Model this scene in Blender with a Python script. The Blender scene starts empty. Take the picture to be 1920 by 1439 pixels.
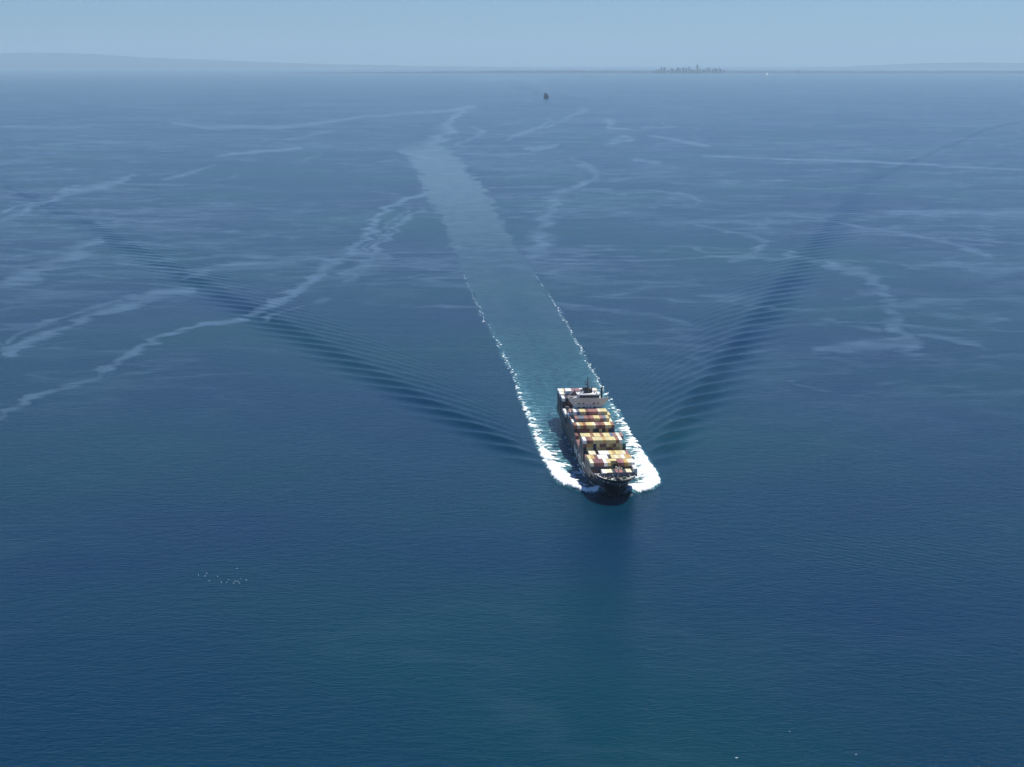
import bpy, bmesh, math, random
import numpy as np
from mathutils import Vector, Matrix

# ------------------------------------------------------------------ scene, camera, world, sun
sc = bpy.context.scene
C = sc.collection
F, CAMH, YH = 3100.0, 308.0, 117.0            # focal length in photo pixels, camera height, astronomical horizon row
TH = math.atan((719.5 - YH) / F)              # camera looks this far below the horizontal
cam_d = bpy.data.cameras.new('camera')
cam_d.sensor_width = 36.0
cam_d.lens = F / 1920.0 * 36.0
cam_d.clip_start, cam_d.clip_end = 1.0, 200000.0
cam = bpy.data.objects.new('camera', cam_d)
C.objects.link(cam)
cam.location = (0, 0, CAMH)
cam.rotation_euler = (math.pi / 2 - TH, 0, 0)
sc.camera = cam

SKY_TINT = (0.66, 1.0, 1.57, 1)      # clear maritime air: a little bluer than the standard sky
SUN_EL, SUN_AZ = math.radians(63), math.radians(42)    # azimuth from +Y towards +X
world = bpy.data.worlds.new('World')
sc.world = world
world.use_nodes = True
wn, wl = world.node_tree.nodes, world.node_tree.links
wn.clear()
wo = wn.new('ShaderNodeOutputWorld')
bg = wn.new('ShaderNodeBackground')
sky = wn.new('ShaderNodeTexSky')
sky.sky_type = 'NISHITA'
sky.sun_disc = False
sky.sun_elevation = SUN_EL
sky.sun_rotation = SUN_AZ
sky.altitude = 300
sky.air_density = 1.0
sky.dust_density = 0.15
sky.ozone_density = 3.0
# thin high veil of cirrus, soft and patchy all round the sky
wtc = wn.new('ShaderNodeTexCoord')
wmp = wn.new('ShaderNodeMapping'); wmp.inputs['Scale'].default_value = (3.0, 3.0, 26.0)
wno = wn.new('ShaderNodeTexNoise'); wno.inputs['Scale'].default_value = 1.6; wno.inputs['Detail'].default_value = 4
wcr = wn.new('ShaderNodeMapRange')
wcr.inputs['From Min'].default_value = 0.52; wcr.inputs['From Max'].default_value = 0.75
wcr.inputs['To Min'].default_value = 0.0; wcr.inputs['To Max'].default_value = 0.08
wmx = wn.new('ShaderNodeMix'); wmx.data_type = 'RGBA'
wmx.inputs['B'].default_value = (7.5, 8.0, 8.4, 1)
wl.new(wtc.outputs['Generated'], wmp.inputs['Vector'])
wl.new(wmp.outputs['Vector'], wno.inputs['Vector'])
wl.new(wno.outputs['Fac'], wcr.inputs['Value'])
wl.new(wcr.outputs['Result'], wmx.inputs['Factor'])
wl.new(sky.outputs['Color'], wmx.inputs['A'])
wti = wn.new('ShaderNodeMix'); wti.data_type = 'RGBA'; wti.blend_type = 'MULTIPLY'
wti.inputs['Factor'].default_value = 1.0; wti.inputs['B'].default_value = SKY_TINT
wl.new(wmx.outputs['Result'], wti.inputs['A'])
wl.new(wti.outputs['Result'], bg.inputs['Color'])
bg.inputs['Strength'].default_value = 0.061
wl.new(bg.outputs['Background'], wo.inputs['Surface'])

sun_d = bpy.data.lights.new('sun', 'SUN')
sun_d.energy = 5.0
sun_d.angle = math.radians(0.53)
sun_d.color = (1.0, 0.97, 0.91)
sun = bpy.data.objects.new('sun', sun_d)
C.objects.link(sun)
sdir = Vector((math.sin(SUN_AZ) * math.cos(SUN_EL), math.cos(SUN_AZ) * math.cos(SUN_EL), math.sin(SUN_EL)))
sun.rotation_euler = sdir.to_track_quat('Z', 'Y').to_euler()
sun.location = (0, 0, 900)

sc.view_settings.view_transform = 'Standard'
sc.view_settings.look = 'None'
sc.view_settings.exposure = 0.0
sc.view_settings.gamma = 1.0
sc.view_settings.use_curve_mapping = False
sc.render.engine = 'CYCLES'
sc.cycles.use_denoising = True
sc.cycles.max_bounces = 6
sc.cycles.diffuse_bounces = 1
sc.cycles.glossy_bounces = 3
sc.cycles.volume_bounces = 1
sc.cycles.sample_clamp_indirect = 4.0
HAZE = 1.85e-5

# ------------------------------------------------------------------ helpers
def tag(o, label=None, cat=None, group=None, kind=None):
    if label: o['label'] = label
    if cat: o['category'] = cat
    if group: o['group'] = group
    if kind: o['kind'] = kind
    return o

def link(name, me, mat=None, parent=None, loc=None):
    o = bpy.data.objects.new(name, me)
    C.objects.link(o)
    if mat is not None and me is not None and not me.materials:
        me.materials.append(mat)
    if parent: o.parent = parent
    if loc: o.location = loc
    return o

def np_mesh(name, V, Q, smooth=True):
    """mesh from vertex array and quad index array"""
    me = bpy.data.meshes.new(name)
    V = np.ascontiguousarray(V, dtype=np.float32); Q = np.ascontiguousarray(Q, dtype=np.int32)
    n = len(Q)
    me.vertices.add(len(V)); me.vertices.foreach_set('co', V.ravel())
    me.loops.add(n * 4); me.loops.foreach_set('vertex_index', Q.ravel())
    me.polygons.add(n)
    me.polygons.foreach_set('loop_start', np.arange(0, n * 4, 4, dtype=np.int32))
    me.polygons.foreach_set('loop_total', np.full(n, 4, dtype=np.int32))
    me.polygons.foreach_set('use_smooth', np.full(n, smooth, dtype=bool))
    me.update(calc_edges=True)
    return me

def grid_quads(nr, nc, wrap=False):
    r = np.arange(nr - 1)[:, None]; c = np.arange(nc - (0 if wrap else 1))[None, :]
    a = r * nc + c; b = r * nc + (c + 1) % nc
    return np.stack([a, b, b + nc, a + nc], -1).reshape(-1, 4)

class MB:
    """collects simple solids into one mesh"""
    def __init__(self): self.bm = bmesh.new()
    def box(self, x0, x1, y0, y1, z0, z1, bevel=0):
        g = bmesh.ops.create_cube(self.bm, size=1)
        bmesh.ops.scale(self.bm, vec=(x1 - x0, y1 - y0, z1 - z0), verts=g['verts'])
        bmesh.ops.translate(self.bm, vec=((x0 + x1) / 2, (y0 + y1) / 2, (z0 + z1) / 2), verts=g['verts'])
        if bevel:
            es = list({e for v in g['verts'] for e in v.link_edges})
            bmesh.ops.bevel(self.bm, geom=es, offset=bevel, segments=1, affect='EDGES')
        return self
    def bar(self, p, q, r, r2=None, seg=6):
        p, q = Vector(p), Vector(q); d = q - p
        m = Matrix.Translation((p + q) / 2) @ d.to_track_quat('Z', 'Y').to_matrix().to_4x4()
        bmesh.ops.create_cone(self.bm, cap_ends=True, segments=seg, radius1=r, radius2=r if r2 is None else r2,
                              depth=d.length, matrix=m)
        return self
    def prism(self, pts, axis, a, b):
        """extrude a polygon given in the two other axes from a to b along axis"""
        def mk(u, v, w):
            return {'x': (w, u, v), 'y': (u, w, v), 'z': (u, v, w)}[axis]
        v0 = [self.bm.verts.new(mk(u, v, a)) for u, v in pts]
        v1 = [self.bm.verts.new(mk(u, v, b)) for u, v in pts]
        n = len(pts)
        self.bm.faces.new(v0); self.bm.faces.new(v1[::-1])
        for i in range(n):
            self.bm.faces.new((v0[i], v1[i], v1[(i + 1) % n], v0[(i + 1) % n]))
        return self
    def build(self, name, mat, parent=None, loc=None, smooth=False):
        bmesh.ops.recalc_face_normals(self.bm, faces=self.bm.faces)
        me = bpy.data.meshes.new(name); self.bm.to_mesh(me); self.bm.free()
        if smooth:
            for p in me.polygons: p.use_smooth = True
        return link(name, me, mat, parent, loc)

def at(px, py, h=0.0):
    """where the line of sight through a photo pixel meets the height h"""
    a = (px - 960) / F; b = -(py - 719.5) / F
    d = (a, math.cos(TH) + b * math.sin(TH), -math.sin(TH) + b * math.cos(TH))
    t = (h - CAMH) / d[2]
    return d[0] * t, d[1] * t

def on_dist(px, py, Y):
    """point on the line of sight at ground distance Y: its x and height"""
    a = (px - 960) / F; b = -(py - 719.5) / F
    t = Y / (math.cos(TH) + b * math.sin(TH))
    return a * t, CAMH + t * (-math.sin(TH) + b * math.cos(TH))

def vnoise(x, y, seed=0):
    xi = np.floor(x).astype(np.int64); yi = np.floor(y).astype(np.int64)
    fx = x - xi; fy = y - yi
    fx = fx * fx * (3 - 2 * fx); fy = fy * fy * (3 - 2 * fy)
    def h(a, b):
        n = (a * 374761393 + b * 668265263 + seed * 974711) & 0xFFFFFFFF
        n = ((n ^ (n >> 13)) * 1274126177) & 0xFFFFFFFF
        n = (n ^ (n >> 16)) & 0xFFFF
        return n / 65535.0
    a = h(xi, yi); b = h(xi + 1, yi); c = h(xi, yi + 1); d = h(xi + 1, yi + 1)
    return (a * (1 - fx) + b * fx) * (1 - fy) + (c * (1 - fx) + d * fx) * fy

def fbm(x, y, seed=0, oct=4):
    s = 0; a = 0.5; t = 0
    for i in range(oct):
        s = s + a * vnoise(x * 2 ** i, y * 2 ** i, seed + i * 17); t += a; a *= 0.5
    return s / t

def sstep(a, b, x):
    t = np.clip((x - a) / (b - a), 0, 1)
    return t * t * (3 - 2 * t)

# ------------------------------------------------------------------ materials
class NT:
    def __init__(self, name):
        self.m = bpy.data.materials.new(name); self.m.use_nodes = True
        self.t = self.m.node_tree; self.p = self.t.nodes['Principled BSDF']
    def n(self, typ, **kw):
        nd = self.t.nodes.new(typ)
        for k, v in kw.items():
            if k in nd.inputs: nd.inputs[k].default_value = v
            else: setattr(nd, k, v)
        return nd
    def l(self, a, b): self.t.links.new(a, b)
    def math(self, op, a, b=None, c=None, clamp=False):
        nd = self.t.nodes.new('ShaderNodeMath'); nd.operation = op; nd.use_clamp = clamp
        for i, v in enumerate((a, b, c)):
            if v is None: continue
            if isinstance(v, (int, float)): nd.inputs[i].default_value = v
            else: self.l(v, nd.inputs[i])
        return nd.outputs[0]
    def rng(self, v, a, b, c, d):
        nd = self.t.nodes.new('ShaderNodeMapRange'); self.l(v, nd.inputs['Value'])
        for k, x in zip(('From Min', 'From Max', 'To Min', 'To Max'), (a, b, c, d)): nd.inputs[k].default_value = x
        return nd.outputs['Result']
    def mix(self, f, a, b):
        nd = self.t.nodes.new('ShaderNodeMix'); nd.data_type = 'RGBA'
        for k, v in (('Factor', f), ('A', a), ('B', b)):
            if isinstance(v, (int, float)): nd.inputs[k].default_value = v
            elif isinstance(v, tuple): nd.inputs[k].default_value = v if len(v) == 4 else (*v, 1)
            else: self.l(v, nd.inputs[k])
        return nd.outputs['Result']
    def noise(self, vec, scale, detail=4, rough=0.55, sc3=None, rot=0.0):
        if sc3 or rot:
            mp = self.t.nodes.new('ShaderNodeMapping'); self.l(vec, mp.inputs['Vector'])
            mp.inputs['Rotation'].default_value = (0, 0, rot)
            if sc3: mp.inputs['Scale'].default_value = sc3
            vec = mp.outputs['Vector']
        nd = self.t.nodes.new('ShaderNodeTexNoise'); self.l(vec, nd.inputs['Vector'])
        nd.inputs['Scale'].default_value = scale; nd.inputs['Detail'].default_value = detail
        nd.inputs['Roughness'].default_value = rough
        return nd.outputs['Fac']

def paint(name, col, rough=0.5, wear=0.25, dirt=(0.12, 0.09, 0.06), scale=0.6, metal=0.0, bump=0.0):
    """painted steel: base colour, sun-faded patches and streaky grime"""
    k = NT(name)
    tc = k.n('ShaderNodeTexCoord'); oi = k.n('ShaderNodeObjectInfo')
    v = k.n('ShaderNodeVectorMath', operation='ADD'); k.l(tc.outputs['Object'], v.inputs[0]); k.l(oi.outputs['Location'], v.inputs[1])
    n1 = k.noise(v.outputs[0], scale, 5, 0.6, (1, 0.5, 1)); n2 = k.noise(v.outputs[0], scale * 4, 4, 0.6, (1, 1, 0.2))
    fade = k.rng(n1, 0.4, 0.75, 0, wear)
    lite = tuple(min(0.9, c * 0.75 + 0.16) for c in col)
    c1 = k.mix(fade, col, lite)
    c2 = k.mix(k.rng(n2, 0.55, 0.8, 0, wear), c1, dirt)
    hs = k.n('ShaderNodeHueSaturation'); k.l(c2, hs.inputs['Color'])
    k.l(k.rng(oi.outputs['Random'], 0, 1, 0.86, 1.12), hs.inputs['Value'])
    k.l(k.rng(oi.outputs['Random'], 0, 1, 0.92, 1.05), hs.inputs['Saturation'])
    k.l(hs.outputs['Color'], k.p.inputs['Base Color'])
    k.p.inputs['Roughness'].default_value = rough; k.p.inputs['Metallic'].default_value = metal
    if bump:
        wv = k.n('ShaderNodeTexWave', Scale=1.1, Distortion=0.0); wv.bands_direction = 'Y'
        k.l(tc.outputs['Object'], wv.inputs['Vector'])
        bp = k.n('ShaderNodeBump', Strength=0.5, Distance=bump); k.l(wv.outputs['Fac'], bp.inputs['Height'])
        k.l(bp.outputs['Normal'], k.p.inputs['Normal'])
    return k.m

CONT = {'y': ('yellow', (0.74, 0.61, 0.27)), 'g': ('ochre', (0.56, 0.36, 0.10)), 'm': ('maroon', (0.20, 0.075, 0.065)),
        'b': ('rust brown', (0.30, 0.13, 0.06)), 'n': ('navy', (0.02, 0.035, 0.09)), 's': ('slate blue', (0.15, 0.18, 0.23)),
        'w': ('white', (0.86, 0.84, 0.78)), 'c': ('cream', (0.88, 0.80, 0.52)), 'p': ('dusty pink', (0.33, 0.15, 0.13)),
        't': ('teal', (0.02, 0.14, 0.14)), 'k': ('dark grey', (0.03, 0.033, 0.042)), 'r': ('red', (0.25, 0.09, 0.07))}
CMAT = {k: paint('container_' + v[0].replace(' ', '_'), v[1], 0.5, 0.10, bump=0.02) for k, v in CONT.items()}
M_hull = paint('hull_navy_paint', (0.003, 0.009, 0.022), 0.42, 0.04, (0.02, 0.018, 0.02), 0.08)
M_hull.node_tree.nodes['Principled BSDF'].inputs['Specular IOR Level'].default_value = 0.3
M_deck = paint('deck_paint', (0.10, 0.075, 0.065), 0.7, 0.3)
M_white = paint('ship_white_paint', (0.72, 0.71, 0.67), 0.45, 0.2, scale=0.3)
M_house = paint('accommodation_paint', (0.80, 0.72, 0.60), 0.5, 0.12, scale=0.2)
M_fdeck = paint('forecastle_deck_paint', (0.62, 0.58, 0.48), 0.6, 0.4)
M_cream = paint('forecastle_gear_paint', (0.66, 0.60, 0.44), 0.5, 0.25)
M_grey = paint('mast_grey_paint', (0.22, 0.23, 0.24), 0.5, 0.2)
M_dark = paint('dark_steel', (0.03, 0.032, 0.038), 0.5, 0.2)
M_navy = paint('breakwater_navy_paint', (0.045, 0.055, 0.095), 0.5, 0.25)
M_green = paint('green_deck_gear_paint', (0.04, 0.13, 0.09), 0.6, 0.2)
M_orange = paint('orange_lifeboat_paint', (0.75, 0.33, 0.18), 0.4, 0.2)
M_letter = paint('hull_lettering_paint', (0.62, 0.64, 0.64), 0.4, 0.2, scale=0.2)
M_glass = paint('dark_window_glass', (0.01, 0.012, 0.016), 0.08, 0.0)
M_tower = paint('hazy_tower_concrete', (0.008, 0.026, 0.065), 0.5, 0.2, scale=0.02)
M_gull = paint('gull_plumage', (0.85, 0.85, 0.84), 0.7, 0.05)

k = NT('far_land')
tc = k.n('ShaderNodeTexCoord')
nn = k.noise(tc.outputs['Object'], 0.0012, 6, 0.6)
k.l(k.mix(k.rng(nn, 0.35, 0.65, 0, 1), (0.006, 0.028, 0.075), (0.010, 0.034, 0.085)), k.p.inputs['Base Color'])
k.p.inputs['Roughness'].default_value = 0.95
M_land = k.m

k = NT('sea_foam')
tc = k.n('ShaderNodeTexCoord')
nn = k.noise(tc.outputs['Object'], 0.55, 5, 0.65)
ta = k.n('ShaderNodeAttribute'); ta.attribute_name = 'thick'      # how thick the foam lies: thin lace lets the water through
tk = k.math('ADD', ta.outputs['Fac'], k.math('MULTIPLY', k.math('SUBTRACT', nn, 0.5), 1.1), clamp=True)
fc = k.mix(k.rng(tk, 0.0, 0.45, 0, 1), (0.16, 0.40, 0.44), (0.60, 0.74, 0.76))
k.l(k.mix(k.rng(tk, 0.35, 0.8, 0, 1), fc, (0.93, 0.94, 0.93)), k.p.inputs['Base Color'])
k.l(k.rng(tk, 0.02, 0.30, 0.0, 1.0), k.p.inputs['Alpha'])
k.p.inputs['Roughness'].default_value = 0.9
bp = k.n('ShaderNodeBump', Strength=0.6, Distance=0.5); k.l(nn, bp.inputs['Height']); k.l(bp.outputs['Normal'], k.p.inputs['Normal'])
M_foam = k.m

# sea water
k = NT('sea_water')
geo = k.n('ShaderNodeNewGeometry'); P = geo.outputs['Position']
def att(n):
    a = k.n('ShaderNodeAttribute'); a.attribute_name = n; return a.outputs['Fac']
slick, dark, aer, band = att('slick'), att('dark'), att('aer'), att('band')
# naturally occurring wind slicks: long feathered streaks, broken up by finer noise
big = k.noise(P, 0.0011, 3, 0.5, (0.75, 1.0, 1.0), 0.2)
fine = k.noise(P, 0.026, 6, 0.62, (0.55, 1.0, 1.0), 0.10)
strk = k.noise(P, 0.007, 7, 0.66, (0.50, 1.0, 1.0), -0.12)
tiny = k.noise(P, 0.06, 5, 0.65, (0.4, 1.0, 1.0), -0.1)
sep = k.n('ShaderNodeSeparateXYZ'); k.l(P, sep.inputs[0])
offing = k.rng(sep.outputs['Y'], 1300, 2500, 0.12, 1.0)          # the slicks gather in the tide line further out
patch = k.rng(big, 0.40, 0.56, 0, 1)
wisps = k.math('MULTIPLY', k.rng(strk, 0.51, 0.64, 0, 0.75), patch)
def filament(scale, wid, rot):
    a_ = k.math('ABSOLUTE', k.math('SUBTRACT', k.noise(P, scale, 5, 0.6, (0.6, 1.0, 1.0), rot), 0.5))
    return k.rng(a_, 0.0, wid, 1.0, 0.0)
big2 = k.noise(P, 0.0017, 2, 0.5, (0.6, 1.0, 1.0), -0.3)
fil = k.math('MULTIPLY', filament(0.0023, 0.022, 0.15), k.rng(big2, 0.38, 0.52, 0.1, 1.0))
fil = k.math('MAXIMUM', fil, k.math('MULTIPLY', filament(0.0048, 0.035, -0.2), k.rng(big, 0.42, 0.56, 0.05, 0.8)))
wisps = k.math('MAXIMUM', wisps, fil)
wisps = k.math('MULTIPLY', k.math('MULTIPLY', wisps, k.rng(fine, 0.36, 0.56, 0.15, 1.0)), k.math('MULTIPLY', offing, k.rng(att('churn'), 0.0, 0.4, 1.0, 0.0)))
feather = k.math('ADD', slick, k.math('MULTIPLY', k.math('SUBTRACT', k.math('ADD', k.math('MULTIPLY', fine, 0.55), k.math('MULTIPLY', strk, 0.45)), 0.5), 4.2))
sl = k.math('MULTIPLY', k.rng(feather, 0.10, 1.15, 0, 1), k.rng(slick, 0.02, 0.4, 0, 1))
sl = k.math('MAXIMUM', k.math('MULTIPLY', sl, 0.9), k.math('MULTIPLY', wisps, 0.8))
bfe = k.math('ADD', band, k.math('MULTIPLY', k.math('SUBTRACT', fine, 0.5), k.rng(band, 0.0, 0.4, 0, 1.4)))
chop = k.noise(P, 0.09, 6, 0.68, (0.5, 1.0, 1.0), 0.05)
bfe = k.math('MULTIPLY', k.rng(bfe, 0.0, 1.0, 0, 0.95), k.math('MULTIPLY', k.rng(tiny, 0.34, 0.64, 0.45, 1.15), k.rng(chop, 0.36, 0.62, 0.7, 1.2)))
sl = k.math('MAXIMUM', sl, bfe, clamp=True)
# body colour, with the pale sheen of the slicks mixed in
hue = k.noise(P, 0.0021, 3, 0.5)
deep = k.mix(k.rng(hue, 0.35, 0.65, 0, 1), (0.0004, 0.021, 0.057), (0.0002, 0.036, 0.050))
sheened = k.mix(k.math('MULTIPLY', sl, 0.85), deep, (0.070, 0.125, 0.170))  # brighter sky reflection of the smooth slicks, put into the base colour
greened = k.mix(k.math('MULTIPLY', bfe, 0.45), sheened, (0.095, 0.155, 0.165))
stir = k.noise(P, 0.17, 6, 0.70, (0.6, 1.0, 1.0))
aer2 = k.math('MULTIPLY', aer, k.rng(stir, 0.34, 0.64, -0.1, 1.6), clamp=True)
aired = k.mix(aer2, greened, (0.11, 0.36, 0.41))
froth = k.math('MULTIPLY', k.rng(stir, 0.53, 0.64, 0, 1), k.rng(aer, 0.2, 0.8, 0, 0.8))
col = k.mix(froth, aired, (0.75, 0.83, 0.83))
k.l(col, k.p.inputs['Base Color'])
k.p.inputs['IOR'].default_value = 1.175
rg = k.math('SUBTRACT', 0.19, k.math('MULTIPLY', sl, 0.05))
rg = k.math('ADD', rg, k.math('MULTIPLY', dark, 0.06))
rg = k.math('ADD', rg, k.math('MULTIPLY', froth, 0.4), clamp=True)
k.l(rg, k.p.inputs['Roughness'])
# ripples, chop and a faint swell train
w1 = k.noise(P, 0.40, 4, 0.62, (0.55, 1.0, 1.0), 0.06)
w2 = k.noise(P, 0.14, 3, 0.6, (0.55, 1.0, 1.0), -0.1)
w3 = k.noise(P, 1.5, 3, 0.6, (0.7, 1.0, 1.0), 0.15)
def swell(rot, lam, sx):
    mp = k.n('ShaderNodeMapping'); k.l(P, mp.inputs['Vector']); mp.inputs['Rotation'].default_value = (0, 0, rot)
    wv = k.n('ShaderNodeTexWave'); wv.bands_direction = 'Y'; wv.inputs['Scale'].default_value = 0.314 / lam * 1.0
    wv.inputs['Distortion'].default_value = 2.2; wv.inputs['Detail'].default_value = 2; wv.inputs['Detail Scale'].default_value = 0.6
    k.l(mp.outputs['Vector'], wv.inputs['Vector']); return wv.outputs['Fac']
swm = k.math('MULTIPLY', k.rng(k.noise(P, 0.0042, 2, 0.5), 0.45, 0.62, 0, 1), att('swell'))
sw = k.math('MULTIPLY', k.math('ADD', swell(0.72, 6.5, 1), k.math('MULTIPLY', swell(0.35, 9.0, 1), 0.5)), swm)
calm = k.math('SUBTRACT', 1.0, k.math('MULTIPLY', sl, 0.75))
hgt = k.math('ADD', k.math('MULTIPLY', w1, 0.55), k.math('ADD', k.math('MULTIPLY', w2, 0.65), k.math('MULTIPLY', w3, 0.05)))
hgt = k.math('MULTIPLY', hgt, calm)
hgt = k.math('ADD', hgt, k.math('MULTIPLY', sw, 0.11))
hgt = k.math('ADD', hgt, k.math('MULTIPLY', k.math('MULTIPLY', stir, k.math('ADD', aer, k.rng(att('churn'), 0, 1, 0, 0.8))), 1.3))
bp = k.n('ShaderNodeBump', Strength=1.0, Distance=1.0)
k.l(hgt, bp.inputs['Height']); k.l(bp.outputs['Normal'], k.p.inputs['Normal'])
M_sea = k.m

# ------------------------------------------------------------------ ship frame: x across, y aft from the stem, z up
BOW = at(1156.5, 936.5)
ANG, TRK = math.atan(0.070), math.atan(0.076)
def frame(X, Y, ang):
    dx, dy = X - BOW[0], Y - BOW[1]
    return dx * math.cos(ang) + dy * math.sin(ang), -dx * math.sin(ang) + dy * math.cos(ang)

def airy(x):
    """Ai and Bi for arrays, x from about -inf to 6"""
    ai = np.zeros_like(x); bi = np.zeros_like(x)
    near = x > -5.0
    xn = np.clip(x[near], -5, 5)
    f = np.ones_like(xn); g = xn.copy(); tf = np.ones_like(xn); tg = xn.copy(); x3 = xn ** 3
    for i in range(1, 32):
        tf = tf * x3 / ((3 * i) * (3 * i - 1)); tg = tg * x3 / ((3 * i + 1) * (3 * i)); f = f + tf; g = g + tg
    c1, c2 = 0.355028053887817, 0.258819403792807
    ai[near] = c1 * f - c2 * g; bi[near] = math.sqrt(3) * (c1 * f + c2 * g)
    ai[near] *= (x[near] < 5)
    z = -x[~near]; ze = 2 / 3 * z ** 1.5 + math.pi / 4; a = 1 / (math.sqrt(math.pi) * z ** 0.25)
    ai[~near] = np.sin(ze) * a; bi[~near] = np.cos(ze) * a
    return ai, bi

K0 = 2 * math.pi / 47.0
def kelvin(X, Y):
    """the ship's wave pattern: diverging arms at the Kelvin angle, uniform across the cusp line"""
    x, s = frame(X, Y, TRK)
    s = s + 32.0
    ok = s > 12
    s1 = np.where(ok, s, 12.0); ax = np.abs(x) + 1e-3
    q = ax / s1; D = 1 - 8 * q * q
    qi = np.minimum(q, 1 / math.sqrt(8.0)); r = np.sqrt(np.maximum(1 - 8 * qi * qi, 0)); qi = np.maximum(qi, 0.03)
    tT = (1 - r) / (4 * qi); tD = (1 + r) / (4 * qi)
    ph = lambda t: K0 * np.sqrt(1 + t * t) * s1 * (1 - qi * t)
    pT, pD = ph(tT), ph(tD)
    pm = np.where(D > 0, (pT + pD) / 2, K0 * s1 * (0.91856 - 0.866 * (q - 0.353553)))
    q0 = 0.35; r0 = math.sqrt(1 - 8 * q0 * q0); f0 = lambda t: math.sqrt(1 + t * t) * (1 - q0 * t)
    Cc = (f0((1 + r0) / (4 * q0)) - f0((1 - r0) / (4 * q0))) / (1 - 8 * q0 * q0) ** 1.5
    z = np.where(D > 0, (0.75 * np.maximum(pD - pT, 0)) ** (2 / 3), -(0.75 * Cc * K0 * s1) ** (2 / 3) * np.abs(D))
    z = np.clip(z, -4.9, 200)
    A, B = airy(-z)
    wb = sstep(0.3, 3.0, z)
    wt = 1 - 0.80 * wb; wd = 1 - 0.1 * wb
    wd = wd * np.exp(-np.maximum(tD - 1.05, 0) * 0.65 * wb)
    B = np.where(wb > 0, B, 0)
    pm = pm + 1.6 * (fbm(x / 120.0, s / 140.0, 404, 3) - 0.5)
    e = A * np.cos(pm) * (wt + wd) / 2 + B * np.sin(pm) * (wd - wt) / 2
    e = e * (0.42 + 0.58 * np.exp(-(np.maximum(z, 0) / 3.6) ** 2))      # the outer crests carry most of the wave
    e = e + 0.20 * e * e - 0.02                                          # peaked crests, flat troughs
    e = e * (K0 * s1) ** (-1 / 3)
    fade = np.exp(-np.maximum(s1 - 700, 0) / 3300) * sstep(4500, 3700, s1) * sstep(12, 60, s1)
    inner = sstep(36, 75, ax) * (0.65 + 0.8 * fbm(x / 160.0, s / 110.0, 505, 3)) * (1 + 0.15 * np.exp(-s1 / 350.0))
    return np.where(ok, e * fade * inner, 0)

OL = ([0, 8, 12, 23, 43, 67, 84, 146, 204, 360, 450, 655, 848, 1085, 1385, 1960, 2700, 3700, 4700],
      [1, 9, 15.7, 24.9, 36.7, 40.4, 41.7, 43.7, 43.2, 42.8, 41.2, 44.3, 51.9, 53.9, 58.9, 63.4, 80, 92, 125])
OR = ([0, 8, 12, 23, 41, 78, 122, 178, 283, 379, 518, 666, 841, 1027, 1312, 1957, 2709, 3677, 4500],
      [1, 9, 16.9, 30, 38.8, 41.5, 41.1, 40.7, 41.7, 42, 43.2, 45.7, 48.6, 49.7, 48.4, 51.6, 64.5, 58, 45])
def outer(x, s):
    """outer edge of the white water for that side of the ship"""
    return np.where(x < 0, np.interp(s, *OL), np.interp(s, *OR))

def hull_half(s, z):
    """half breadth of the hull at distance s aft and height z"""
    z = np.clip(z, -3, 17.5); u = np.clip(z / 17.5, 0, 1)
    s0 = -12.5 * u ** 1.25
    Lf = 100 + (29 - 100) * u ** 0.62
    qq = 1.0 + 1.0 * u
    a = np.clip((s - s0) / Lf, 0, 1)
    w = 16.25 * (1 - (1 - a) ** 2) ** (1 / qq)
    st = sstep(222, 281, s) * np.clip(1 - z / 6.0, 0, 1)
    return w * (1 - 0.62 * st)

def sea_height(X, Y):
    h = 8.8 * kelvin(X, Y)
    x, s = frame(X, Y, ANG)
    ax = np.abs(x)
    near = (s > -40) & (s < 330) & (ax < 90)
    xo = outer(x, np.maximum(s, 0))
    hw = hull_half(np.clip(s, 0, 281), 0 * s)
    # water pushed up at the stem, and the crest running out under the breaking foam
    mound = 4.6 * np.exp(-((s - 14) / 8.0) ** 2) * np.exp(-((ax - 10.0) / 5.0) ** 2)
    stem = 1.6 * np.exp(-((s + 1.0) / 4.0) ** 2) * np.exp(-(x / 6.0) ** 2)
    dip = -1.0 * np.exp(-((s - 60) / 30.0) ** 2) * np.exp(-((ax - hw - 6) / 7.0) ** 2)
    ridge = np.exp(-((ax - xo + 5.0) / 5.0) ** 2) * sstep(5, 20, s) * (1.6 * np.exp(-np.maximum(s - 20, 0) / 70.0) + 0.25 * np.exp(-s / 500.0))
    return h + np.where(near, mound + stem + dip, 0) + ridge * (s > 0) * (s < 1500)

# ------------------------------------------------------------------ sea
rows = [2.0, 40, 120, 220, 320, 420]
r = 480.0
while r < 49000:
    rows.append(r)
    if r < 1090: r += 5.0
    elif r < 1480: r += 1.7
    elif r < 5600: r += 3.0 + (r - 1480) * 0.0013
    else: r += r * r / (F * CAMH) * 1.6
rows += [49500.0, 56000, 64000, 80000, 100000, 125000]
cols = list(np.arange(-19.2, 19.2001, 0.052))
cols = [-180, -160, -140, -120, -100, -80, -60, -45, -35, -28, -24, -21] + cols + [21, 24, 28, 35, 45, 60, 80, 100, 120, 140, 160]
R_ = np.array(rows)[:, None]; A_ = np.radians(np.array(cols))[None, :]
X = (R_ * np.sin(A_)).ravel(); Y = (R_ * np.cos(A_)).ravel()
Z = np.zeros_like(X)
x_, s_ = frame(X, Y, TRK)
act = (s_ > -60) & (s_ < 4500) & (np.abs(x_) < 0.52 * (s_ + 200)) & (Y > 900)
Z[act] = sea_height(X[act], Y[act])
me = np_mesh('sea', np.stack([X, Y, Z], 1), grid_quads(len(rows), len(cols), wrap=True)[:, ::-1])

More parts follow.
